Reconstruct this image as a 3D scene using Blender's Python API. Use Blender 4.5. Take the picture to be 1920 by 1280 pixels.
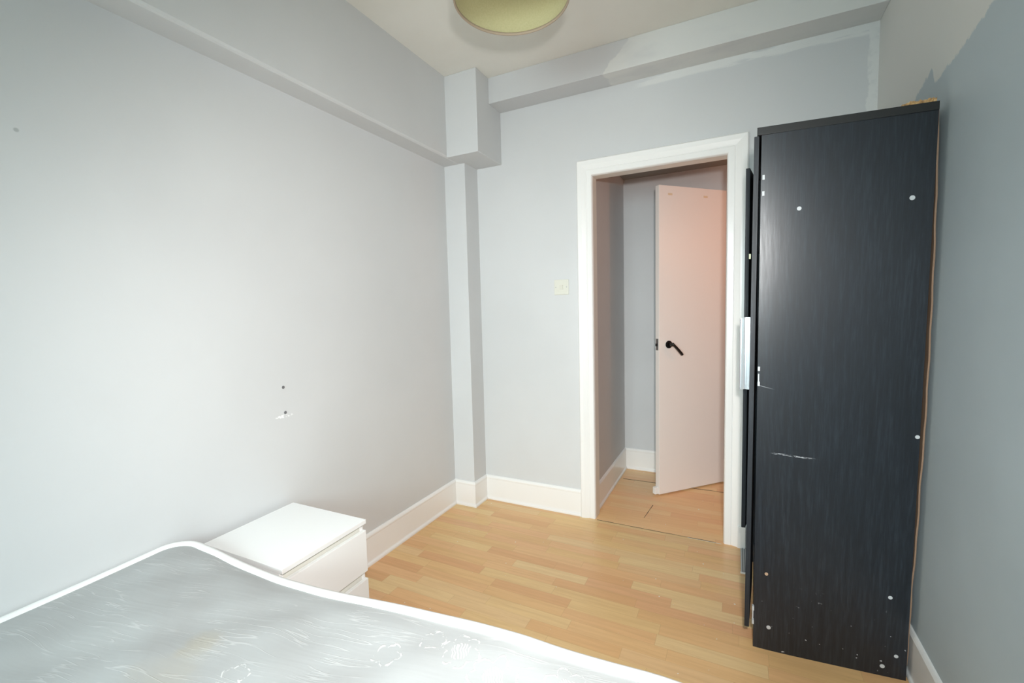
import bpy, bmesh, math, random
from mathutils import Vector, Matrix
random.seed(7)
SC = bpy.context.scene
COL = SC.collection
for o in list(bpy.data.objects): bpy.data.objects.remove(o)

# ------------------------------------------------------------ camera
cam = bpy.data.cameras.new('camera'); co = bpy.data.objects.new('camera', cam); COL.objects.link(co)
cam.sensor_width = 36; cam.sensor_fit = 'HORIZONTAL'; cam.lens = 840.34/1920*36; cam.clip_start = .02
yaw, pit, rol = math.radians(26.597), math.radians(4.2375), math.radians(-1.4258)
f = Vector((-math.sin(yaw)*math.cos(pit), math.cos(yaw)*math.cos(pit), -math.sin(pit)))
r0 = Vector((math.cos(yaw), math.sin(yaw), 0)); u0 = r0.cross(f)
rt = r0*math.cos(rol)+u0*math.sin(rol); up = rt.cross(f)
M = Matrix((rt, up, -f)).transposed().to_4x4(); M.translation = Vector((0, 0, 1.364))
co.matrix_world = M
SC.camera = co
# ------------------------------------------------------------ exposure, world, lights
SC.view_settings.view_transform = 'Standard'; SC.view_settings.look = 'None'
SC.view_settings.gamma = 1; SC.view_settings.exposure = 0.0; SC.view_settings.use_curve_mapping = False
w = bpy.data.worlds.new('world'); SC.world = w; w.use_nodes = True
w.node_tree.nodes['Background'].inputs[0].default_value = (.75, .88, 1, 1)
w.node_tree.nodes['Background'].inputs[1].default_value = .1

def area(name, loc, rot, sx, sy, power, color, spread=180):
    l = bpy.data.lights.new(name, 'AREA'); l.shape = 'RECTANGLE'; l.size = sx; l.size_y = sy
    l.energy = power; l.color = color; l.spread = math.radians(spread)
    o = bpy.data.objects.new(name, l); COL.objects.link(o); o.location = loc; o.rotation_euler = [math.radians(a) for a in rot]
    return o
# daylight through the window behind the camera, tipped towards the floor as sky light is
area('window_daylight', (-.55, -2.10, 1.60), (58, 0, 0), 1.25, 1.2, 60, (.80, 1.0, 1.04), 120)
# the photographer's flash just over the camera, its beam centred low
fl = bpy.data.lights.new('camera_flash', 'SPOT'); fl.shadow_soft_size = .05; fl.energy = 192; fl.color = (1.03, .99, .965)
fl.spot_size = math.radians(113); fl.spot_blend = 1
fo = bpy.data.objects.new('camera_flash', fl); COL.objects.link(fo)
fo.location = (.09, -.02, 1.60); fo.rotation_euler = (math.radians(74), 0, math.radians(31))
# warm hall bulb, round the corner to the right of the doorway
hb = bpy.data.lights.new('hall_bulb', 'POINT'); hb.energy = 8; hb.color = (1, .40, .20); hb.shadow_soft_size = .06
ho = bpy.data.objects.new('hall_bulb', hb); COL.objects.link(ho); ho.location = (.85, 3.15, 1.9)

# ------------------------------------------------------------ node helpers
def newmat(name, base=(.8, .8, .8), rough=.5, metal=0, spec=.5):
    m = bpy.data.materials.new(name); m.use_nodes = True
    b = m.node_tree.nodes['Principled BSDF']
    b.inputs['Base Color'].default_value = (*base, 1); b.inputs['Roughness'].default_value = rough
    b.inputs['Metallic'].default_value = metal; b.inputs['Specular IOR Level'].default_value = spec
    return m
class G:
    def __init__(s, m):
        s.m = m; s.t = m.node_tree; s.b = s.t.nodes['Principled BSDF']; s.co = s.t.nodes.new('ShaderNodeTexCoord').outputs['Object']
    def _in(s, sock, v):
        if isinstance(v, bpy.types.NodeSocket): s.t.links.new(v, sock)
        elif v is not None:
            if hasattr(sock.default_value, '__len__') and len(sock.default_value) == 4 and len(v) == 3: v = (*v, 1)
            sock.default_value = v
    def math(s, op, a, b=None, c=None, clamp=False):
        n = s.t.nodes.new('ShaderNodeMath'); n.operation = op; n.use_clamp = clamp
        for i, v in enumerate((a, b, c)):
            if v is not None: s._in(n.inputs[i], v)
        return n.outputs[0]
    def sep(s, v=None):
        n = s.t.nodes.new('ShaderNodeSeparateXYZ'); s._in(n.inputs[0], v or s.co); return n.outputs
    def comb(s, x, y, z):
        n = s.t.nodes.new('ShaderNodeCombineXYZ')
        for i, v in enumerate((x, y, z)): s._in(n.inputs[i], v)
        return n.outputs[0]
    def noise(s, scale, detail=3, rough=.5, vec=None, dist=0):
        n = s.t.nodes.new('ShaderNodeTexNoise'); s._in(n.inputs['Vector'], vec or s.co)
        n.inputs['Scale'].default_value = scale; n.inputs['Detail'].default_value = detail
        n.inputs['Roughness'].default_value = rough; n.inputs['Distortion'].default_value = dist
        return n.outputs['Fac']
    def white(s, vec):
        n = s.t.nodes.new('ShaderNodeTexWhiteNoise'); n.noise_dimensions = '3D'; s._in(n.inputs['Vector'], vec); return n.outputs['Value']
    def mapv(s, scale=(1, 1, 1), vec=None):
        n = s.t.nodes.new('ShaderNodeMapping'); s._in(n.inputs['Vector'], vec or s.co); n.inputs['Scale'].default_value = scale; return n.outputs[0]
    def ss(s, v, a, b, lo=0., hi=1.):
        n = s.t.nodes.new('ShaderNodeMapRange'); n.interpolation_type = 'SMOOTHSTEP'; s._in(n.inputs['Value'], v)
        n.inputs['From Min'].default_value = a; n.inputs['From Max'].default_value = b
        n.inputs['To Min'].default_value = lo; n.inputs['To Max'].default_value = hi; return n.outputs[0]
    def mix(s, fac, a, b):
        n = s.t.nodes.new('ShaderNodeMix'); n.data_type = 'RGBA'; s._in(n.inputs['Factor'], fac)
        s._in(n.inputs['A'] if 0 else n.inputs[6], a); s._in(n.inputs[7], b); return n.outputs[2]
    def ramp(s, fac, stops):
        n = s.t.nodes.new('ShaderNodeValToRGB'); s._in(n.inputs[0], fac); e = n.color_ramp.elements
        e[0].position, e[0].color = stops[0][0], (*stops[0][1], 1); e[1].position, e[1].color = stops[-1][0], (*stops[-1][1], 1)
        for p, c in stops[1:-1]:
            q = e.new(p); q.color = (*c, 1)
        return n.outputs[0]
    def curve(s, v, pts):
        n = s.t.nodes.new('ShaderNodeFloatCurve'); s._in(n.inputs['Value'], v); c = n.mapping.curves[0]
        c.points[0].location = pts[0]; c.points[1].location = pts[-1]
        for p in pts[1:-1]: c.points.new(*p)
        for p in c.points: p.handle_type = 'VECTOR'
        n.mapping.update(); return n.outputs[0]
    def color(s, v): s._in(s.b.inputs['Base Color'], v)
    def rough(s, v): s._in(s.b.inputs['Roughness'], v)
    def bump(s, h, strength=.2, dist=.002):
        n = s.t.nodes.new('ShaderNodeBump'); n.inputs['Strength'].default_value = strength; n.inputs['Distance'].default_value = dist
        s._in(n.inputs['Height'], h); s.t.links.new(n.outputs[0], s.b.inputs['Normal'])

# ------------------------------------------------------------ materials
GREY = (.632, .638, .640); PRIMER = (.66, .66, .63); TEAL = (.475, .54, .57)
def wall_mat(name, base=GREY):
    m = newmat(name, base, .62, spec=.3); g = G(m)
    n = g.noise(1.6, 4); c = g.mix(g.ss(n, .35, .65), tuple(b*.975 for b in base), tuple(min(1, b*1.02) for b in base))
    g.color(c); g.bump(g.noise(55, 4, .6), .10, .002)
    return m
M_WALL = wall_mat('grey_wall_paint')
# left wall: a few faint scuffs and the filler smear under the lower drilled hole
m = newmat('left_wall_paint', GREY, .6, spec=.3); g = G(m); s = g.sep()
n = g.noise(1.3, 4); c = g.mix(g.ss(n, .35, .65), tuple(b*.975 for b in GREY), tuple(min(1, b*1.02) for b in GREY))
dy = g.math('SUBTRACT', s[1], 1.28); dz = g.math('SUBTRACT', s[2], .918)
d = g.math('ADD', g.math('POWER', g.math('DIVIDE', dy, .045), 2), g.math('POWER', g.math('DIVIDE', dz, .008), 2))
msk = g.math('MULTIPLY', g.ss(d, .6, 1.1, 1, 0), g.ss(g.noise(90, 2), .42, .55))
c = g.mix(msk, c, (.86, .87, .87))
dy = g.math('SUBTRACT', s[1], .532); dz = g.math('SUBTRACT', s[2], 1.883)
d = g.math('ADD', g.math('POWER', dy, 2), g.math('POWER', dz, 2))
c = g.mix(g.ss(d, .00001, .00005, .5, 0), c, (.25, .27, .27))
g.color(c); g.bump(g.noise(55, 4, .6), .10, .002); M_LEFT = m
# back wall: smears of undercoat under the beam and down the right corner
m = newmat('back_wall_paint', GREY, .6, spec=.3); g = G(m); s = g.sep()
n = g.noise(1.4, 4); c = g.mix(g.ss(n, .35, .65), tuple(b*.975 for b in GREY), tuple(min(1, b*1.02) for b in GREY))
ns = g.noise(6, 5, .6, vec=g.mapv((.35, 1, 3.2)))
edge = g.math('ADD', 2.55, g.math('MULTIPLY', g.noise(2.3, 3), .10))
band = g.math('MULTIPLY', g.ss(g.math('SUBTRACT', s[2], edge), 0, .012), g.ss(s[0], -.56, -.46))
band = g.math('MULTIPLY', band, g.ss(ns, .47, .56))
e2 = g.math('ADD', .515, g.math('MULTIPLY', g.noise(9, 4, .65), .05))
cor = g.math('MULTIPLY', g.ss(g.math('SUBTRACT', s[0], e2), 0, .008), g.ss(s[2], 1.9, 2.0))
msk = g.math('MAXIMUM', band, g.math('MULTIPLY', cor, g.ss(g.noise(30, 4), .3, .5, .45, .95)))
c = g.mix(msk, c, (.74, .74, .725)); g.color(c); g.bump(g.noise(50, 4, .6), .12, .002); M_BACK = m
# beam: undercoated from a ragged line rightwards
m = newmat('beam_paint', GREY, .6, spec=.3); g = G(m); s = g.sep()
ln = g.math('ADD', g.math('MULTIPLY', g.math('SUBTRACT', s[2], 2.654), .85), g.math('SUBTRACT', g.math('MULTIPLY', g.noise(11, 4, .6), .10), .73))
msk = g.ss(g.math('SUBTRACT', s[0], ln), 0, .01)
thin = g.ss(g.noise(7, 4, vec=g.mapv((.4, 1, 1))), .30, .5, .45, .95)
c = g.mix(g.math('MULTIPLY', msk, thin), (.60, .605, .61), (.72, .72, .70)); g.color(c); g.bump(g.noise(50, 4, .6), .12, .002); M_BEAM = m
# right wall: teal paint with a brushed undercoat patch in the top corner
m = newmat('teal_wall_paint', TEAL, .55, spec=.35); g = G(m); s = g.sep()
pts = [(1.2, 2.30), (1.50, 2.16), (1.64, 2.12), (1.76, 2.10), (1.85, 2.085), (1.95, 2.08), (2.03, 2.07), (2.06, 2.14), (2.12, 2.12), (2.25, 2.08), (2.32, 1.9), (2.8, 1.7)]
fac = g.math('DIVIDE', g.math('SUBTRACT', s[1], 1.2), 1.6, clamp=True)
cv = g.curve(fac, [((p[0]-1.2)/1.6, p[1]-1.65) for p in pts])
th = g.math('ADD', g.math('ADD', cv, 1.65), g.math('MULTIPLY', g.math('SUBTRACT', g.noise(16, 6, .75), .5), .075))
msk = g.ss(g.math('SUBTRACT', s[2], th), 0, .008)
n = g.noise(1.6, 4); tc = g.mix(g.ss(n, .35, .65), tuple(b*.96 for b in TEAL), tuple(b*1.03 for b in TEAL))
c = g.mix(msk, tc, (.73, .725, .69)); g.color(c); g.bump(g.noise(50, 4, .6), .12, .002); M_TEAL = m
# ceiling
m = newmat('ceiling_paint', (.70, .68, .64), .7, spec=.2); g = G(m)
c = g.mix(g.ss(g.noise(2.2, 4), .4, .7), (.84, .82, .76), (.80, .775, .71)); g.color(c); g.bump(g.noise(40, 3), .08, .002); M_CEIL = m
# gloss woodwork
m = newmat('white_gloss', (.86, .85, .83), .28, spec=.5); g = G(m)
g.bump(g.noise(14, 4, .6, vec=g.mapv((1, 1, .4))), .12, .003); M_GLOSS = m
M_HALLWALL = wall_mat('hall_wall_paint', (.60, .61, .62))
M_LINING = newmat('lining_paint', (.80, .76, .70), .4)
# beech strip laminate
def floor_mat(name, tint):
    m = newmat(name, (.6, .4, .2), .36, spec=.45); g = G(m); s = g.sep()
    row = g.math('FLOOR', g.math('DIVIDE', s[1], .0655))
    off = g.math('MULTIPLY', g.white(g.comb(row, 3.1, 0)), 1.7)
    u = g.math('DIVIDE', g.math('ADD', s[0], off), .40)
    idx = g.math('FLOOR', u); v1 = g.white(g.comb(row, idx, 1.0)); v2 = g.white(g.comb(row, idx, 7.0))
    base = g.ramp(v1, [(0, (.74, .41, .20)), (.22, (.79, .52, .235)), (.45, (.80, .47, .24)), (.62, (.80, .55, .25)), (.85, (.82, .60, .31)), (1, (.76, .43, .22))])
    gv = g.comb(g.math('MULTIPLY', s[0], 2.2), g.math('MULTIPLY', s[1], 34), g.math('MULTIPLY', v2, 20))
    gr = g.noise(1.6, 5, .6, vec=gv, dist=.4)
    c = g.mix(g.ss(gr, .3, .75, 0, .28), base, (.50, .28, .13))
    fx = g.math('FRACT', u); fy = g.math('FRACT', g.math('DIVIDE', s[1], .0655))
    ex = g.math('MINIMUM', fx, g.math('SUBTRACT', 1, fx)); ey = g.math('MINIMUM', fy, g.math('SUBTRACT', 1, fy))
    line = g.math('MAXIMUM', g.ss(ex, 0, .004, .35, 0), g.ss(ey, 0, .02, .30, 0))
    # board edge every three strips
    fb = g.math('FRACT', g.math('DIVIDE', s[1], .1965)); eb = g.math('MINIMUM', fb, g.math('SUBTRACT', 1, fb))
    line = g.math('MAXIMUM', line, g.ss(eb, 0, .006, .5, 0))
    c = g.mix(line, c, (.40, .23, .11))
    c = g.mix(1.0, c, c) if tint is None else g.mix(.35, c, tint)
    # paint specks
    sp = g.ss(g.noise(60, 1, .2), .80, .83); c = g.mix(sp, c, (.85, .83, .78))
    g.color(c); g.rough(g.ss(gr, .3, .7, .33, .42)); return m
M_FLOOR = floor_mat('beech_laminate', None)
M_HFLOOR = floor_mat('hall_laminate_warm_lit', (1.0, .60, .32))  # same laminate, the hall's warm light mixed into its colour
M_GAP = newmat('dark_gap', (.10, .065, .04), .9)
# wardrobe foil
def dark_wood(name, marks=False, r0=.43, r1=.33):
    m = newmat(name, (.02, .025, .03), .36, spec=.5); g = G(m); s = g.sep()
    dcx = g.math('SUBTRACT', s[0], .30)
    arch = g.math('ADD', g.math('MULTIPLY', g.math('POWER', g.math('ABSOLUTE', g.math('DIVIDE', dcx, .10)), 1.6), .55), g.math('MULTIPLY', s[2], -1.0))
    arch = g.math('ADD', arch, g.math('MULTIPLY', g.noise(2.2, 4, .55), .55))
    wv = g.math('SINE', g.math('MULTIPLY', arch, 34))
    gr = g.noise(3.0, 6, .65, vec=g.mapv((26, 26, .9)))
    gr2 = g.noise(9.0, 4, .6, vec=g.mapv((30, 30, 1.5)))
    k = g.math('ADD', g.math('MULTIPLY', wv, .022), g.math('ADD', g.math('MULTIPLY', gr, .6), g.math('MULTIPLY', gr2, .4)))
    c = g.ramp(g.ss(k, .22, .80), [(0, (.006, .008, .011)), (.5, (.0115, .015, .021)), (1, (.026, .033, .043))])
    if marks:
        # scuffs: a rubbed line halfway up and paint chips near the foot
        z = s[2]; x = s[0]
        zl = g.math('ADD', .797, g.math('MULTIPLY', g.math('SUBTRACT', x, .18), -.07))
        b1 = g.ss(g.math('ABSOLUTE', g.math('SUBTRACT', z, zl)), .0012, .004, 1, 0)
        b1 = g.math('MULTIPLY', b1, g.math('MULTIPLY', g.ss(x, .12, .14), g.ss(x, .28, .22)))
        b1 = g.math('MULTIPLY', b1, g.ss(g.noise(120, 3, .7, vec=g.mapv((.5, 1, 2))), .46, .58))
        ch = g.ss(g.noise(62, 2, .4), .725, .76); ch = g.math('MULTIPLY', ch, g.ss(z, .10, .30, 1, 0))
        zl2 = g.math('ADD', 1.075, g.math('MULTIPLY', x, -.25))
        b2 = g.math('MULTIPLY', g.ss(g.math('ABSOLUTE', g.math('SUBTRACT', z, zl2)), .0005, .0015, .5, 0), g.ss(x, .135, .10))
        k2 = g.math('MAXIMUM', g.math('MAXIMUM', b1, ch), b2)
        c = g.mix(g.math('MULTIPLY', k2, .8), c, (.55, .56, .58))
    g.color(c); g.rough(g.ss(k, .2, .8, r0, r1)); g.bump(k, .22, .0006); return m
M_DARK = dark_wood('black_ash_foil', True)
M_DARK2 = dark_wood('black_ash_foil_door', r0=.62, r1=.5)
M_EDGE = newmat('black_edging', (.012, .012, .012), .45)
M_BOARD = newmat('brown_hardboard', (.25, .155, .10), .75)
m = newmat('raw_chipboard', (.5, .3, .14), .9); g = G(m)
g.color(g.ramp(g.noise(90, 4, .7), [(.3, (.22, .11, .045)), (.5, (.50, .29, .12)), (.7, (.68, .45, .23))])); g.bump(g.noise(90, 3), .8, .004); M_CHIP = m
M_CHROME = newmat('brushed_aluminium', (.80, .82, .86), .26, metal=1)
M_SCREW = newmat('screw_cover', (.55, .57, .58), .4)
M_SCREWB = newmat('brown_plug', (.45, .30, .2), .6)
M_WHITE = newmat('white_foil', (.88, .88, .87), .32, spec=.5)
M_CREAMGAP = newmat('white_inner', (.74, .73, .66), .5)
M_PLASTIC = newmat('cream_plastic', (.70, .69, .61), .35)
M_GREYPL = newmat('grey_wall_plug', (.16, .16, .165), .6)
M_BLACK = newmat('black_metal', (.006, .006, .006), .3)
M_STEEL = newmat('steel', (.45, .45, .45), .35, metal=1)
m = newmat('strip_metal', (.34, .35, .36), .35, metal=.6); g = G(m); s = g.sep()
g.color(g.mix(g.ss(g.math('FRACT', g.math('MULTIPLY', s[0], 95)), .4, .6), (.20, .21, .22), (.48, .49, .50))); M_STRIP = m
M_BRASS = newmat('pale_brass', (.85, .80, .50), .35, metal=.3)
m = newmat('hall_door_paint', (.86, .80, .76), .42); g = G(m)
g.bump(g.noise(12, 3), .06, .003); M_LEAF = m
M_TAPE = newmat('old_tape', (.74, .60, .42), .6)
# lamp shade
m = newmat('cream_shade', (.66, .63, .36), .8, spec=.1); g = G(m)
g.color(g.mix(g.ss(g.noise(160, 2), .3, .7), (.53, .495, .27), (.57, .53, .30))); M_SHADE = m
M_RIM = newmat('shade_binding', (.42, .33, .24), .7)
# mattress satin
def mattress_mat():
    m = newmat('mattress_satin', (.8, .81, .81), .6, spec=.3); g = G(m); s = g.sep()
    warp = g.math('MULTIPLY', g.noise(1.8, 2), .14)
    a = g.math('ADD', g.math('ADD', g.math('MULTIPLY', s[0], -.20), g.math('MULTIPLY', s[1], .98)), warp)
    fine = g.noise(1, 2, .45, vec=g.comb(g.math('MULTIPLY', a, 46), g.math('MULTIPLY', g.math('ADD', s[0], g.math('MULTIPLY', s[1], .3)), 3.2), 0))
    rid = g.ss(g.math('ABSOLUTE', g.math('SUBTRACT', fine, .5)), .0, .022, 1, 0)
    thr = g.math('MULTIPLY', rid, g.ss(g.noise(6, 3), .40, .58))
    # embroidered sprigs: small and large rosettes at scattered places
    tot = None
    wx = g.math('MULTIPLY', g.math('SUBTRACT', g.noise(26, 2), .5), .030); wy = g.math('MULTIPLY', g.math('SUBTRACT', g.noise(23, 2, vec=g.mapv((1.1, .9, 1.7))), .5), .030)
    for (cx, cy, R, k, ph) in [(-.622, .800, .030, 5, .3), (-.700, .728, .034, 5, 1.1), (-.448, .765, .050, 6, .2), (-.30, .80, .045, 6, 2), (-.16, .80, .045, 5, .7), (-.545, .795, .045, 6, 1.6), (-.42, .66, .04, 5, .5), (-.25, .66, .05, 6, .9), (-.98, .55, .03, 5, 0), (-1.2, .3, .04, 6, 0)]:
        dx = g.math('ADD', g.math('SUBTRACT', s[0], cx), wx); dy = g.math('ADD', g.math('SUBTRACT', s[1], cy), wy)
        rr = g.math('SQRT', g.math('ADD', g.math('MULTIPLY', dx, dx), g.math('MULTIPLY', dy, dy)))
        an = g.math('ARCTAN2', dy, dx)
        pet = g.math('MULTIPLY', g.math('ADD', .72, g.math('MULTIPLY', g.math('ABSOLUTE', g.math('SINE', g.math('ADD', g.math('MULTIPLY', an, k/2), ph))), .34)), R)
        ring = g.ss(g.math('ABSOLUTE', g.math('SUBTRACT', rr, pet)), .0012, .0036, 1, 0)
        ring = g.math('MULTIPLY', ring, g.ss(g.noise(80, 3, .6), .44, .56))
        if R > .042:
            inner = g.math('MULTIPLY', g.ss(rr, R*.42, R*.5, 1, 0), g.ss(g.math('SINE', g.math('MULTIPLY', g.math('ADD', dx, g.math('MULTIPLY', dy, .6)), 900)), -.2, .4))
            ring = g.math('MAXIMUM', ring, inner)
        tot = ring if tot is None else g.math('MAXIMUM', tot, ring)
    c = g.mix(g.math('MULTIPLY', thr, .6), (.42, .43, .43), (.58, .585, .58))
    c = g.mix(g.math('MULTIPLY', tot, .75), c, (.72, .72, .71))
    # old stains
    def blot(cx, cy, R, amt, col, cc):
        dx = g.math('SUBTRACT', s[0], cx); dy = g.math('SUBTRACT', s[1], cy)
        rr = g.math('ADD', g.math('SQRT', g.math('ADD', g.math('MULTIPLY', dx, dx), g.math('MULTIPLY', dy, dy))), g.math('MULTIPLY', g.math('SUBTRACT', g.noise(14, 4), .5), R*1.4))
        return g.mix(g.ss(rr, R*.2, R, amt, 0), cc, col)
    c = blot(-1.155, .575, .055, .55, (.43, .39, .31), c); c = blot(-1.10, .485, .10, .40, (.46, .43, .37), c)
    g.color(c)
    h = g.math('ADD', g.math('ADD', g.math('MULTIPLY', fine, .5), g.math('MULTIPLY', thr, .22)), g.math('ADD', g.math('MULTIPLY', tot, .5), g.math('MULTIPLY', g.noise(9, 3), .5)))
    g.bump(h, .34, .004); return m
M_MATT = mattress_mat()
M_MSIDE = newmat('mattress_border', (.80, .80, .80), .6)
M_PIPE = newmat('mattress_tape', (.88, .88, .87), .55)
M_DIVAN = newmat('divan_cloth', (.62, .60, .56), .85)

# ------------------------------------------------------------ mesh helpers
def link(name, bm, mat, parent=None, smooth=False):
    me = bpy.data.meshes.new(name); bmesh.ops.recalc_face_normals(bm, faces=bm.faces); bm.to_mesh(me); bm.free()
    o = bpy.data.objects.new(name, me); COL.objects.link(o)
    for mm in (mat if isinstance(mat, (list, tuple)) else [mat]): me.materials.append(mm)
    if smooth:
        for p in me.polygons: p.use_smooth = True
    if parent: o.parent = parent
    return o
def bx(bm, x0, x1, y0, y1, z0, z1, bev=0):
    v = [bm.verts.new((x, y, z)) for x in (x0, x1) for y in (y0, y1) for z in (z0, z1)]
    fs = [bm.faces.new([v[i] for i in q]) for q in ((0, 1, 3, 2), (4, 6, 7, 5), (0, 4, 5, 1), (2, 3, 7, 6), (0, 2, 6, 4), (1, 5, 7, 3))]
    if bev:
        es = list({e for ff in fs for e in ff.edges}); bmesh.ops.bevel(bm, geom=es, offset=bev, segments=2, affect='EDGES', profile=.6)
    return bm
def box(x0, x1, y0, y1, z0, z1, bev=0): return bx(bmesh.new(), x0, x1, y0, y1, z0, z1, bev)
def hexa(pts, bev=0):
    """eight corners: bottom loop of four, top loop of four"""
    bm = bmesh.new(); v = [bm.verts.new(p) for p in pts]
    for q in ((3, 2, 1, 0), (4, 5, 6, 7), (0, 1, 5, 4), (1, 2, 6, 5), (2, 3, 7, 6), (3, 0, 4, 7)): bm.faces.new([v[i] for i in q])
    if bev: bmesh.ops.bevel(bm, geom=list(bm.edges), offset=bev, segments=2, affect='EDGES')
    return bm
def prism(poly, a0, a1, axis='z', bm=None):
    bm = bm or bmesh.new()
    def P(p, a): return {'z': (p[0], p[1], a), 'x': (a, p[0], p[1]), 'y': (p[0], a, p[1])}[axis]
    A = [bm.verts.new(P(p, a0)) for p in poly]; B = [bm.verts.new(P(p, a1)) for p in poly]
    bm.faces.new(A); bm.faces.new(B[::-1])
    for i in range(len(poly)):
        j = (i+1) % len(poly); bm.faces.new((A[i], A[j], B[j], B[i]))
    return bm
def cyl(c, d, r, h, seg=24, bev=0, bm=None, r2=None):
    bm = bm or bmesh.new(); d = Vector(d).normalized(); q = Vector((0, 0, 1)).rotation_difference(d)
    res = bmesh.ops.create_cone(bm, cap_ends=True, segments=seg, radius1=r, radius2=r if r2 is None else r2, depth=h,
        matrix=Matrix.Translation(Vector(c)+d*h/2) @ q.to_matrix().to_4x4())
    if bev:
        es = [e for e in bm.edges if len(e.link_faces) == 2 and e.calc_face_angle(0) > .9]
        bmesh.ops.bevel(bm, geom=es, offset=bev, segments=2, affect='EDGES')
    return bm
def sweep(path, prof, closed=False, bm=None, inward=1):
    """sweep profile (d, z) along a plan path with mitred corners; d grows to the left of travel * inward"""
    bm = bm or bmesh.new(); n = len(path); rings = []
    for i, p in enumerate(path):
        p = Vector((p[0], p[1], 0))
        a = (Vector((*path[i][:2], 0))-Vector((*path[i-1][:2], 0))).normalized() if i > 0 else None
        b = (Vector((*path[i+1][:2], 0))-p).normalized() if i < n-1 else None
        a = a or b; b = b or a
        na = Vector((-a.y, a.x, 0)); nb = Vector((-b.y, b.x, 0)); m = (na+nb); m = m/ (m.length_squared/2) if m.length > 1e-6 else na
        rings.append([bm.verts.new(p+m*d*inward+Vector((0, 0, z))) for d, z in prof])
    k = len(prof)
    for A, B in zip(rings, rings[1:]):
        for i in range(k):
            j = (i+1) % k; bm.faces.new((A[i], A[j], B[j], B[i]))
    bm.faces.new(rings[0]); bm.faces.new(rings[-1][::-1])
    return bm
def tube(path, rx, rz, bm=None, seg=10, closed=True):
    bm = bm or bmesh.new(); n = len(path); R = []
    for i in range(n):
        p = Vector(path[i]); a = Vector(path[(i+1) % n] if closed or i < n-1 else path[i]); b = Vector(path[i-1] if closed or i > 0 else path[i])
        t = (a-b).normalized(); s = t.cross(Vector((0, 0, 1))).normalized(); u = s.cross(t)
        R.append([bm.verts.new(p+s*rx*math.cos(q*2*math.pi/seg)+u*rz*math.sin(q*2*math.pi/seg)) for q in range(seg)])
    for i in range(n if closed else n-1):
        A, B = R[i], R[(i+1) % n]
        for q in range(seg): bm.faces.new((A[q], A[(q+1) % seg], B[(q+1) % seg], B[q]))
    if not closed: bm.faces.new(R[0]); bm.faces.new(R[-1][::-1])
    return bm
def struct(name, bm, mat, parent=None, smooth=False, label=None):
    o = link(name, bm, mat, parent, smooth)
    if not parent: o['kind'] = 'structure'
    if label: o['label'] = label
    return o
def tag(o, label, cat, group=None):
    o['label'] = label; o['category'] = cat
    if group: o['group'] = group
    return o
def thing(name, label, cat, loc, group=None):
    o = bpy.data.objects.new(name, None); COL.objects.link(o); o.location = loc; o.empty_display_size = .05
    bpy.context.view_layer.update(); return tag(o, label, cat, group)
def part(name, bm, mat, parent, smooth=False, label=None):
    """mesh given in world coordinates, stored relative to its thing"""
    o = link(name, bm, mat, None, smooth); org = Vector(parent.matrix_world.translation)
    o.parent = parent; o.matrix_parent_inverse = parent.matrix_world.inverted()
    if label: o['label'] = label
    return o

# ------------------------------------------------------------ room shell
XL, XLU, XR, YB, YN = -1.764, -1.642, .5853, 2.735, -2.20
ZC, ZX, ZM = 2.8117, 2.3206, 2.6544
XO0, XO1, ZD = -.792, -.0515, 2.155          # door opening
YJ = 2.812                                    # hall face of the door wall
HXL, HY, HXR, HZ = -.824, 3.72, 1.40, 2.37    # hall
struct('floor', box(XL-.1, XR+.1, YN-.1, YB-.02, -.05, 0), M_FLOOR)
struct('floor_hall', box(HXL-.1, HXR+.1, YB-.018, HY+.1, -.05, 0.0), M_HFLOOR)
struct('ceiling', box(XL-.1, XR+.1, YN-.1, YB+.1, ZC, ZC+.06), M_CEIL)
bm = box(XL-.12, XL, YN-.1, YB+.08, 0, ZX+.01); struct('wall_left', bm, M_LEFT)
bm = bmesh.new()      # thicker upper wall with a softened lower lip
prism([(XL-.12, ZC), (XL-.12, ZX), (XLU-.012, ZX), (XLU-.004, ZX+.004), (XLU, ZX+.012), (XLU, ZC)], YN-.1, YB+.08, 'y', bm)
struct('wall_left_upper', bm, M_WALL)
bm = box(XL-.1, XO0-.02, YB, YJ, 0, ZC); bx(bm, XO0-.02, XO1+.02, YB, YJ, ZD+.02, ZC); bx(bm, XO1+.02, HXR+.1, YB, YJ, 0, ZC)
struct('wall_back', bm, M_BACK)
struct('wall_right', box(XR, XR+.1, YN-.1, YB, 0, ZC), M_TEAL)
# window wall behind the camera
WX0, WX1, WZ0, WZ1 = -1.22, .12, .90, 2.12
bm = box(XL-.1, WX0, YN-.1, YN, 0, ZC); bx(bm, WX1, XR+.1, YN-.1, YN, 0, ZC)
bx(bm, WX0, WX1, YN-.1, YN, 0, WZ0); bx(bm, WX0, WX1, YN-.1, YN, WZ1, ZC)
struct('wall_front', bm, M_WALL)
bm = bmesh.new()
for a in ((WX0, WX0+.05, WZ0, WZ1), (WX1-.05, WX1, WZ0, WZ1), (WX0, WX1, WZ0, WZ0+.05), (WX0, WX1, WZ1-.05, WZ1), ((WX0+WX1)/2-.03, (WX0+WX1)/2+.03, WZ0, WZ1)):
    bx(bm, a[0], a[1], YN-.08, YN-.02, a[2], a[3], .004)
wn = struct('window_1', bm, M_GLOSS)
mg = newmat('window_glass', (.9, .95, .95), .05); mg.node_tree.nodes['Principled BSDF'].inputs['Transmission Weight'].default_value = 1
link('pane', box(WX0+.04, WX1-.04, YN-.055, YN-.049, WZ0+.04, WZ1-.04), mg, wn)
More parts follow.
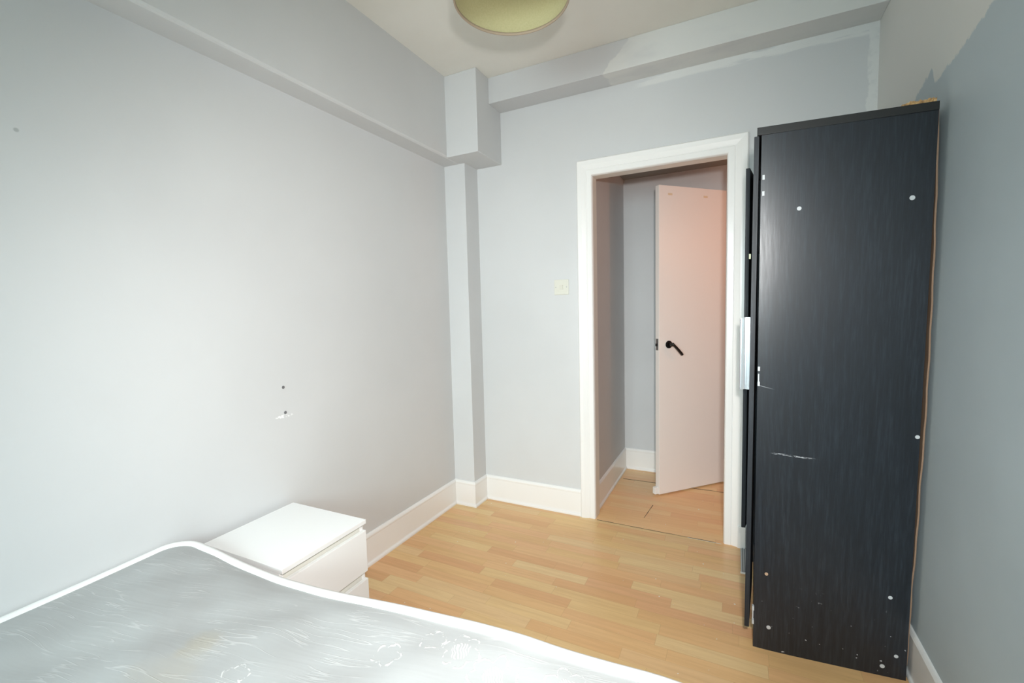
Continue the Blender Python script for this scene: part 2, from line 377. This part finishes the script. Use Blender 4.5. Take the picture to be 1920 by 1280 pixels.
# pilaster, boxing and beam on the back wall
YP, XP, YX, XX, YM = 2.5732, -1.605, 2.4259, -1.414, 2.5766
struct('trim_1', box(XL-.01, XP, YP, YB+.01, -.01, ZX+.02, .003), M_WALL)
struct('trim_2', box(XLU-.001, XX, YX, YB, ZX, ZC, .004), M_WALL)
struct('trim_3', box(XX, XR, YM, YB, ZM, ZC, .003), M_BEAM)
# skirting
PR = [(0, 0), (.020, 0), (.0205, .008), (.018, .014), (.013, .019), (.0115, .024), (.0115, .150), (.0135, .154), (.0135, .161), (.010, .168), (.006, .173), (0, .1745)]
struct('baseboard_left', sweep([(XP, YB), (XP, YP), (XL, YP), (XL, YN)], PR, inward=1), M_GLOSS)
struct('baseboard_back', sweep([(-.884, YB), (XP, YB)], PR, inward=1), M_GLOSS)
struct('baseboard_right', sweep([(XR, YN), (XR, YB), (.058, YB)], PR, inward=1), M_GLOSS)
struct('baseboard_front', sweep([(XL+.02, YN), (XR-.02, YN)], PR, inward=1), M_GLOSS)
# door frame: moulded architrave, lining
ax0, ax1, az = -.888, .051, 2.252
AP = [(0, 0), (.0, .020), (.006, .026), (.030, .024), (.052, .016), (.058, .013), (.062, .0155), (.088, .0155), (.092, .012), (.096, 0)]   # (across from outer edge, proud)
def arch_side(xo, sgn, wd):
    k = wd/.096; b = bmesh.new(); rings = []
    for z, ext in ((0, 0), (az, 1)):
        rings.append([b.verts.new((xo+sgn*a*k, YB-p, z-(a*(az-ZD)/.096 if ext else 0))) for a, p in AP])
    n = len(AP)
    for i in range(n):
        j = (i+1) % n; b.faces.new((rings[0][i], rings[0][j], rings[1][j], rings[1][i]))
    b.faces.new(rings[0]); b.faces.new(rings[1][::-1]); return b
d1 = struct('door_1', arch_side(ax0, 1, XO0-ax0), M_GLOSS, label='white moulded door frame of the open doorway')
link('architrave', arch_side(ax1, -1, ax1-XO1), M_GLOSS, d1)
b = bmesh.new(); R = []
for e in (0, 1):
    xo = ax1 if e else ax0; wd = (ax1-XO1) if e else (XO0-ax0); sg = -1 if e else 1
    R.append([b.verts.new((xo+sg*a*wd/.096, YB-p, az-a*(az-ZD)/.096)) for a, p in AP])
n = len(AP)
for i in range(n):
    j = (i+1) % n; b.faces.new((R[0][i], R[0][j], R[1][j], R[1][i]))
b.faces.new(R[0]); b.faces.new(R[1][::-1]); link('architrave', b, M_GLOSS, d1)
bm = box(XO0-.02, XO0, YB-.001, YJ+.004, 0, ZD, .0015); bx(bm, XO1, XO1+.02, YB-.001, YJ+.004, 0, ZD, .0015); bx(bm, XO0-.02, XO1+.02, YB-.001, YJ+.004, ZD, ZD+.02, .0015)
link('door_lining', bm, M_LINING, d1)
link('plinth_block', box(.020, .060, YB-.034, YB-.0005, 0, .125, .003), M_GLOSS, d1)
# hall beyond
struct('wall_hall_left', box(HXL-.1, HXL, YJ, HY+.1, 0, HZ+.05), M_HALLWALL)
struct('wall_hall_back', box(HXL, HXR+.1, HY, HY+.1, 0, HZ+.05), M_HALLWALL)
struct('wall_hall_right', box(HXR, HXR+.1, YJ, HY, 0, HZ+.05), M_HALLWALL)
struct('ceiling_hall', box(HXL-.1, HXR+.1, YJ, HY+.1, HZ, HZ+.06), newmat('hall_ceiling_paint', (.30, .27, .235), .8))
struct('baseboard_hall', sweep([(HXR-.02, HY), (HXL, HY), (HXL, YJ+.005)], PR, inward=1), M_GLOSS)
# floor joints in and at the threshold of the hall
def ribbon(pts, wd, z=.0006):
    b = bmesh.new(); V = []
    for i, p in enumerate(pts):
        q = pts[min(i+1, len(pts)-1)]; o = pts[max(i-1, 0)]
        t = Vector((q[0]-o[0], q[1]-o[1], 0)).normalized(); nn = Vector((-t.y, t.x, 0)); ww = wd*random.uniform(.5, 1.2)/2
        V.append([b.verts.new(Vector((p[0], p[1], zz))+nn*ww*s) for s in (1, -1) for zz in (-.002, z)])
    for A, B in zip(V, V[1:]):
        b.faces.new((A[1], A[3], B[3], B[1])); b.faces.new((A[0], A[1], B[1], B[0])); b.faces.new((A[2], A[3], B[3], B[2]))
    return b
struct('trim_4', ribbon([(XO0+.01+i*.0365, YB-.019+random.uniform(-.0015, .0015)) for i in range(20)], .006), M_GAP)
struct('trim_5', ribbon([(HXL+.04+i*.05, 3.47+random.uniform(-.002, .002)+i*.001) for i in range(22)], .007), M_GAP)
struct('trim_6', ribbon([(-.515+i*.003, 2.86+i*.03) for i in range(8)], .004), M_GAP)
M_PUTTY = newmat('pale_filler', (.72, .66, .54), .8)
struct('trim_7', ribbon([(-.24+i*.03, YB-.024) for i in range(7)], .004, .0009), M_PUTTY)

# ------------------------------------------------------------ hall door leaf (ajar)
P0 = Vector((-.477, 3.242, 0)); P1 = Vector((-.066, 3.684, 0)); t = (P1-P0).normalized(); nn = Vector((t.y, -t.x, 0))   # nn faces the viewer
def leafpt(s, n, z): return P0+t*s+nn*n+Vector((0, 0, z))
def leafbox(s0, s1, n0, n1, z0, z1, bev=0):
    return hexa([leafpt(s, n, z) for z in (z0, z1) for s, n in ((s0, n0), (s1, n0), (s1, n1), (s0, n1))], bev)
dr = thing('hall_door', 'flush pale pink-white hall door standing ajar beyond the doorway', 'door', tuple(P1))
part('door_leaf', leafbox(0, .598, -.040, 0, .010, 2.176, .002), M_LEAF, dr)
rs = leafpt(.080, 0, 1.083)
bm = cyl(rs, nn, .027, .009, 32, .002)
hd = part('door_handle', bm, M_BLACK, dr, label='black lever handle drooping downwards')
bm = cyl(rs+nn*.008, nn, .011, .040, 20, .002)
a = rs+nn*.046+Vector((0, 0, .004)); ld = (t*.72+Vector((0, 0, -.69))).normalized()
def lever():
    b = bm; pts = []
    for k in range(9):
        pts.append(a-ld*.008+ld*(.118*k/8)+nn*(.004*math.sin(k/8*math.pi)))
    tube(pts, .0115, .0095, b, 14, closed=False); return b
link_l = part('lever', lever(), M_BLACK, dr, True); link_l.parent = hd; link_l.matrix_parent_inverse = hd.matrix_world.inverted()
part('latch_plate', leafbox(-.0015, .001, -.032, -.008, 1.045, 1.125), M_STEEL, dr, label='steel latch plate on the door edge')
part('latch_bolt', leafbox(-.012, 0, -.026, -.014, 1.073, 1.093, .002), M_BLACK, dr)
part('edge_block', leafbox(-.030, 0, -.036, -.008, .012, .062, .003), M_GLOSS, dr, label='small white block on the foot of the door edge')
for s0 in (.075, .385):
    part('tape_mark', leafbox(s0, s0+.036, 0, .0008, 2.112, 2.126), M_TAPE, dr, label='yellowed scrap of tape near the door top')

# ------------------------------------------------------------ light switch
sw = thing('light_switch', 'square cream light switch with one rocker beside the doorway', 'light switch', (-1.0, YB, 1.49))
part('face_plate', box(-1.051, -.955, YB-.009, YB, 1.443, 1.539, .003), M_PLASTIC, sw)
part('rocker', hexa([(-1.014, YB-.012, 1.474), (-.992, YB-.012, 1.474), (-.992, YB-.008, 1.474), (-1.014, YB-.008, 1.474),
                     (-1.014, YB-.0185, 1.504), (-.992, YB-.0185, 1.504), (-.992, YB-.008, 1.504), (-1.014, YB-.008, 1.504)], .001), M_PLASTIC, sw)
for x in (-1.040, -.966): part('screw', cyl((x, YB-.0085, 1.491), (0, -1, 0), .0032, .0015, 12), M_STEEL, sw)

# ------------------------------------------------------------ holes in the left wall
for y, z, lb in ((1.283, 1.045, 'upper of two small grey wall plugs in the left wall'), (1.286, .933, 'lower grey wall plug in the left wall above a filler smear')):
    b = cyl((XL-.02, y, z), (1, 0, 0), .0068, .0210, 16); cyl((XL-.005, y, z), (1, 0, 0), .003, .0068, 10, bm=b)
    tag(link('wall_plug', b, M_GREYPL), lb, 'wall plug', 'wall plugs left in the left wall')

# ------------------------------------------------------------ ceiling lamp
lc = Vector((-.753, 1.570, 0)); lr = .213; lz0, lz1 = 2.50, 2.735
lp = thing('pendant_lamp', 'cream fabric drum lamp shade hanging under the ceiling', 'ceiling lamp', (lc.x, lc.y, ZC))
def ringwall(r0, r1, z0, z1, seg=72):
    b = bmesh.new(); V = []
    for i in range(seg):
        c_, s_ = math.cos(2*math.pi*i/seg), math.sin(2*math.pi*i/seg)
        V.append([b.verts.new((lc.x+r*c_, lc.y+r*s_, z)) for r, z in ((r0, z0), (r1, z0), (r1, z1), (r0, z1))])
    for i in range(seg):
        A, B = V[i], V[(i+1) % seg]
        for q in range(4): b.faces.new((A[q], A[(q+1) % 4], B[(q+1) % 4], B[q]))
    return b
sh = part('lamp_shade', ringwall(lr-.002, lr, lz0, lz1), M_SHADE, lp, True)
for p in sh.data.polygons: p.use_smooth = abs(p.normal.z) < .5
def circ(r, z, n=72): return [(lc.x+r*math.cos(2*math.pi*i/n), lc.y+r*math.sin(2*math.pi*i/n), z) for i in range(n)]
part('rim_binding', tube(circ(lr-.001, lz0), .0042, .0062), M_RIM, lp, True, label='brown binding round the lower rim')
bm = tube(circ(.022, lz1-.03, 24), .002, .002)
for k in range(3):
    an = k*2*math.pi/3+.4; dv = Vector((math.cos(an), math.sin(an), 0))
    cyl(Vector((lc.x, lc.y, lz1-.03))+dv*.022, dv+Vector((0, 0, .10)), .002, lr-.022, 8, bm=bm)
part('shade_ring', bm, M_WHITE, lp)
bm = cyl((lc.x, lc.y, lz1-.075), (0, 0, 1), .019, .06, 20, .002); cyl((lc.x, lc.y, lz1-.02), (0, 0, 1), .003, ZC-lz1+.015, 8, bm=bm)
part('lamp_holder', bm, M_WHITE, lp)
part('ceiling_rose', cyl((lc.x, lc.y, ZC-.022), (0, 0, 1), .045, .022, 28, .004, r2=.048), M_WHITE, lp)
bm = bmesh.new(); bmesh.ops.create_uvsphere(bm, u_segments=24, v_segments=16, radius=.03, matrix=Matrix.Translation((lc.x, lc.y, lz1-.115)))
part('bulb', bm, newmat('frosted_bulb', (.85, .85, .82), .3), lp, True)

# ------------------------------------------------------------ bedside drawers
nb = thing('bedside_drawers', 'white two-drawer bedside unit against the left wall', 'bedside table', (-1.53, 1.09, 0))
th = .02; NX0, NY0, NW, ND, NZ = -1.7395, .900, .378, .420, .535
def nsb(x0, x1, y0, y1, z0, z1, bev=0):
    b = box(x0, x1, y0, y1, z0, z1, bev)
    for v in b.verts:
        x, y = v.co.x-NX0, v.co.y-NY0; v.co.x = NX0+x*math.cos(th)-y*math.sin(th)+.008; v.co.y = NY0+x*math.sin(th)+y*math.cos(th)
    return b
X1, Y1 = NX0+ND, NY0+NW
part('top_panel', nsb(NX0, X1, NY0, Y1, NZ-.017, NZ, .0012), M_WHITE, nb)
part('side_panel', nsb(NX0+.001, X1-.018, NY0+.001, NY0+.016, 0, NZ-.0165, .001), M_WHITE, nb)
part('side_panel', nsb(NX0+.001, X1-.018, Y1-.016, Y1-.001, 0, NZ-.0165, .001), M_WHITE, nb)
part('back_panel', nsb(NX0+.002, NX0+.008, NY0+.016, Y1-.016, .02, NZ-.017), M_WHITE, nb)
part('plinth', nsb(X1-.045, X1-.030, NY0+.016, Y1-.016, 0, .10), M_WHITE, nb)
part('rail', nsb(X1-.035, X1-.020, NY0+.016, Y1-.016, NZ-.055, NZ-.017), M_CREAMGAP, nb)
part('rail', nsb(X1-.035, X1-.020, NY0+.016, Y1-.016, .285, .33), M_CREAMGAP, nb)
for z0, z1 in ((.322, .491), (.120, .291)):
    dw = part('drawer', nsb(X1-.017, X1-.001, NY0+.001, Y1-.001, z0, z1, .0015), M_WHITE, nb)
    bx_ = nsb(NX0+.03, X1-.0175, NY0+.022, Y1-.022, z0+.02, z1-.04)
    tb = part('drawer_box', bx_, M_CREAMGAP, nb); tb.parent = dw; tb.matrix_parent_inverse = dw.matrix_world.inverted()

# ------------------------------------------------------------ bed: divan and mattress
bx1, by0 = .155, -.52
FE = [(-1.66, .847, .572), (-1.57, .848, .569), (-1.49, .850, .558), (-1.38, .852, .551), (-1.27, .854, .547), (-1.18, .857, .549), (-1.09, .860, .553), (-.98, .863, .562), (-.88, .866, .573), (-.78, .869, .583), (-.68, .872, .590),
      (-.56, .875, .600), (-.42, .878, .606), (-.36, .880, .601), (-.25, .883, .603), (-.125, .887, .609), (0, .890, .60), (.075, .890, .595)]
def fe(x):
    if x <= FE[0][0]: return FE[0][1:]
    for a, b in zip(FE, FE[1:]):
        if x <= b[0]:
            k = (x-a[0])/(b[0]-a[0]); return (a[1]+(b[1]-a[1])*k, a[2]+(b[2]-a[2])*k)
    return FE[-1][1:]
# outline of the mattress top, walked clockwise from the near left corner
out = []
lx = -1.742
def arc(cx, cy, r, a0, a1, z, n=7):
    for i in range(n+1):
        a_ = math.radians(a0+(a1-a0)*i/n); out.append((cx+r*math.cos(a_), cy+r*math.sin(a_), z))
arc(lx+.08, by0+.08, .08, 270, 180, .571)
for i in range(1, 26): out.append((lx, by0+.08+(.745-by0-.08)*i/26, .571+.006*(i/26)**6))
for i in range(9):
    a_ = math.radians(180-90*i/8); out.append((lx+.088+.088*math.cos(a_), .757+.090*math.sin(a_), .579+.004*math.sin(i/8*math.pi)-.007*(i/8)))
for i in range(1, 60):
    x = -1.654+(bx1-.08+1.654)*i/60; y, z = fe(x); out.append((x, y, z))
arc(bx1-.08, .81, .08, 90, 0, .595)
for i in range(1, 20): out.append((bx1, .81-(.81-by0-.08)*i/20, .595-.02*i/20))
arc(bx1-.08, by0+.08, .08, 0, -90, .575)
for i in range(1, 30): out.append((bx1-.08-(bx1-.16-lx)*i/30, by0, .574))
# smooth heights a little
for _ in range(2): out = [(p[0], p[1], (out[i-1][2]+2*p[2]+out[(i+1) % len(out)][2])/4) for i, p in enumerate(out)]
mt = thing('mattress', 'white satin single-side mattress with raised tape edge, stained near the middle', 'mattress', (-.79, .17, .35))
mt['label'] = 'white floral quilted mattress with taped edge and a faint brown stain'
tc = Vector((-.79, .17, .585))
bm = bmesh.new(); rings = []; NR = 46
rng = random.Random(3)
def dome(x, y, k):
    e = 1-k; rise = .006*min(1, e/.08)
    q = .004*math.sin(x*14+y*5)*math.sin(y*17-x*3)+.0025*math.sin(x*31+2)*math.sin(y*27+1)
    return rise+q*min(1, e/.15)
for j in range(NR):
    k = 1-j/NR
    row = []
    for p in out:
        x = tc.x+(p[0]-tc.x)*k; y = tc.y+(p[1]-tc.y)*k
        zb = .580+(p[2]-.580)*(k**2.5)
        row.append(bm.verts.new((x, y, zb-.004+dome(x, y, k))))
    rings.append(row)
n = len(out)
for A, B in zip(rings, rings[1:]):
    for i in range(n): bm.faces.new((A[i], A[(i+1) % n], B[(i+1) % n], B[i]))
cv = bm.verts.new((tc.x, tc.y, .58))
for i in range(n): bm.faces.new((rings[-1][i], rings[-1][(i+1) % n], cv))
part('top_panel', bm, M_MATT, mt, True)
bm = bmesh.new(); prof = [(0, -.004), (.006, -.05), (.008, -.10), (.006, -.15), (0, -.195)]; rr = []
for d, dz in prof:
    row = []
    for i, p in enumerate(out):
        v = Vector((p[0]-tc.x, p[1]-tc.y, 0)).normalized()*d
        z = p[2]+dz if dz > -.19 else .362
        row.append(bm.verts.new((max(XL+.006, p[0]+v.x*.6), p[1]+v.y, z)))
    rr.append(row)
for A, B in zip(rr, rr[1:]):
    for i in range(n): bm.faces.new((A[i], A[(i+1) % n], B[(i+1) % n], B[i]))
bm.faces.new(rr[-1])
part('side_border', bm, M_MSIDE, mt, True)
part('edge_tape', tube([(p[0], p[1], p[2]-.004) for p in out], .0155, .0095), M_PIPE, mt, True, label='bright white raised tape round the top edge')
part('edge_tape', tube([(p[0], p[1], .368) for p in out], .012, .006), M_PIPE, mt, True)
dv = thing('divan_base', 'pale fabric divan base under the white mattress', 'bed base', (-.79, .17, 0))
part('base_box', box(lx+.012, bx1-.02, by0+.02, .84, .045, .360, .015), M_DIVAN, dv)
for x in (lx+.10, bx1-.10):
    for y in (by0+.1, .76): part('foot', cyl((x, y, 0), (0, 0, 1), .022, .047, 16, .003), M_EDGE, dv)

# ------------------------------------------------------------ wardrobe (racked and loose)
def S(x, y, z): return (x+.03*(y-1.92), y+.091*(x-.064)-.039*z, z)
def wb(x0, x1, y0, y1, z0, z1, bev=.0012):
    b = box(x0, x1, y0, y1, z0, z1, bev)
    for v in b.verts: v.co = S(*v.co)
    return b
WX, WD, WY, WE, WZ = .070, .488, 1.920, 2.60, 1.972
wr = thing('wardrobe', 'tall black wood-effect wardrobe with a loose bowed back against the right wall', 'wardrobe', (.31, 2.27, 0))
def mcol(x0, z): return x0
def highlight_bent_panel():
    # invented curl along the front edge, shaped to catch the flash as a highlight
    b = bmesh.new(); n = 90; x0, x1 = WX+.004, WX+WD; rows = []
    for i in range(n+1):
        t = (i/n)**1.6; x = x0+(x1-x0)*t; c = .004-.0080*(1-math.exp(-(x-x0)/.075))+.0040*t
        rows.append([b.verts.new(S(x, y+c, z)) for y, z in ((WY, 0), (WY+.017, 0), (WY+.017, WZ-.026), (WY, WZ-.026))])
    for A, B in zip(rows, rows[1:]):
        for q in range(4): b.faces.new((A[q], A[(q+1) % 4], B[(q+1) % 4], B[q]))
    b.faces.new(rows[0]); b.faces.new(rows[-1][::-1])
    return b
sp_ = part('side_panel', highlight_bent_panel(), M_DARK, wr, label='scuffed black side panel facing the room')
part('side_panel', wb(WX, WX+WD, WE-.017, WE, 0, WZ-.026), M_DARK2, wr)
part('top_panel', wb(WX-.010, WX+WD, WY-.004, WE+.004, WZ-.026, WZ), M_EDGE, wr)
part('shelf', wb(WX+.004, WX+WD-.01, WY+.017, WE-.017, 1.60, 1.617), M_DARK2, wr)
part('shelf', wb(WX+.004, WX+WD-.01, WY+.017, WE-.017, .085, .103), M_DARK2, wr)
part('plinth', wb(WX+.025, WX+.042, WY+.017, WE-.017, 0, .085), M_EDGE, wr)
# bowed hardboard back
hbp = [(2.0, .555), (1.812, .5635), (1.502, .569), (1.218, .5715), (.888, .5715), (.738, .568), (.586, .568), (.469, .5655), (.35, .562), (.211, .562), (.06, .5595)]
bm = bmesh.new(); R = []
for i in range(41):
    z = .06+(1.972-.06)*i/40
    for a_, b_ in zip(hbp, hbp[1:]):
        if b_[0] <= z <= a_[0]: x = b_[1]+(a_[1]-b_[1])*(z-b_[0])/(a_[0]-b_[0])
    x = max(x, .5595)+.001*math.sin(i*1.7); y0 = 1.966-.039*z
    xi = x-.0045
    R.append([bm.verts.new(p) for p in ((xi, y0, z), (x, y0, z), (min(x, .572), y0+.66, z), (min(xi, .568), y0+.66, z))])
for A, B in zip(R, R[1:]):
    for q in range(4): bm.faces.new((A[q], A[(q+1) % 4], B[(q+1) % 4], B[q]))
bm.faces.new(R[0]); bm.faces.new(R[-1][::-1])
part('back_panel', bm, M_BOARD, wr, label='thin brown hardboard back bowing out')
# torn chipboard along the rear of the top
bm = bmesh.new(); A = []; n_ = 22
for i in range(n_+1):
    x = .462+(.553-.462)*i/n_; h = .006+.006*random.random()+(.004 if i > 5 else 0)
    if i == 0: h = .002
    A.append([bm.verts.new(S(x, y, z)) for y, z in ((WY+.004+random.uniform(0, .004), WZ), (WY+.006, WZ+h), (WY+.045+random.uniform(-.01, .01), WZ+h*.8), (WY+.055, WZ))])
for P_, Q_ in zip(A, A[1:]):
    for q in range(4): bm.faces.new((P_[q], P_[(q+1) % 4], Q_[(q+1) % 4], Q_[q]))
bm.faces.new(A[0]); bm.faces.new(A[-1][::-1])
part('broken_edge', bm, M_CHIP, wr, label='raw torn chipboard on the rear of the top')
# near door, pushed off its hinges at the near edge
nd = part('door', hexa([(.0425, 1.900, .092), (.0590, 1.900, .092), (.0800, 2.262, .078), (.0635, 2.262, .078),
                        (.0510, 1.846, 1.945), (.0665, 1.846, 1.945), (.0815, 2.205, 1.960), (.0650, 2.205, 1.960)], .0012), M_DARK2, wr, label='near door sagging off its hinges')
# far door, ajar
fd = part('door', hexa([(.0330, 2.330, .294), (.0500, 2.331, .294), (.0880, 2.600, .290), (.0710, 2.602, .290),
                        (.0330, 2.322, 1.963), (.0500, 2.323, 1.963), (.0840, 2.545, 1.955), (.0670, 2.547, 1.955)], .0012), M_DARK2, wr, label='far door standing slightly ajar')
def handle(x0, x1, y, z0, z1, par):
    wx = x1-x0
    poly = [(x0, y+.016), (x0, y), (x0+wx*.16, y-.003), (x0+wx*.22, y+.001), (x0+wx*.34, y+.001), (x0+wx*.40, y-.004), (x0+wx*.78, y-.006), (x1, y-.001), (x1, y+.006), (x0+wx*.2, y+.010), (x0+wx*.2, y+.016)]
    b = prism(poly, z0, z1, 'z')
    h = part('handle', b, M_CHROME, wr, label='bright aluminium bar handle'); h.parent = par; h.matrix_parent_inverse = par.matrix_world.inverted()
handle(.0315, .0625, 2.195, .985, 1.300, nd)
handle(.0165, .0375, 2.318, .963, 1.292, fd)
# hinges between near door and side panel
def sub(name, bm, mat, par, label=None):
    h = part(name, bm, mat, wr, label=label); h.parent = par; h.matrix_parent_inverse = par.matrix_world.inverted(); return h
for z in (1.775, 1.09, .14):
    y = 1.912-.033*z; b = bmesh.new(); x0 = .060+.006*z; 
    bx(b, x0+.008, x0+.015, y, y+.016, z-.036, z-.020); bx(b, x0+.008, x0+.015, y, y+.016, z+.020, z+.036); bx(b, x0+.009, x0+.013, y+.006, y+.02, z-.03, z+.03)
    sub('hinge', b, M_SCREW, nd)
for z in (1.57,):
    sub('catch', box(.050, .057, 2.318, 2.328, z-.01, z+.012), M_BRASS, fd, 'pale brass door catch'); sub('catch', box(.0605, .071, 2.208, 2.216, z+.0, z+.022), M_BRASS, nd, 'pale brass door catch')
# screw heads and plugs on the side panel
for a_, z, r_, mt_ in ((.128, 1.684, .0075, M_SCREW), (.439, 1.686, .0075, M_SCREW), (.487, .898, .0065, M_SCREW), (.052, .317, .006, M_SCREWB), (.063, .097, .0075, M_SCREW),
                       (.437, .307, .0065, M_SCREW), (.4625, .087, .0065, M_SCREW), (.424, .038, .0075, M_SCREW)):
    c = Vector(S(.064+a_, WY, z)); d = Vector((.091, -1, -.039)).normalized()
    b = cyl(c-d*.002, d, r_, .0035, 18, .0006); cyl(c+d*.0013, d, r_*.35, .0006, 8, bm=b)
    part('screw', b, mt_, wr, label='brown plug' if mt_ is M_SCREWB else None)

# ------------------------------------------------------------ loose strip on the floor by the far wardrobe door
b = box(.036, .070, 2.452, 2.700, 0, .004, .0008); bx(b, .044, .047, 2.452, 2.700, .0035, .006); bx(b, .059, .062, 2.452, 2.700, .0035, .006)
fs = tag(link('metal_floor_strip', b, M_STRIP), 'grey grooved metal strip lying on the floor below the far wardrobe door', 'floor strip')
part('strip_end', box(.034, .073, 2.444, 2.452, 0, .007, .001), M_WHITE, fs, label='white end cap')
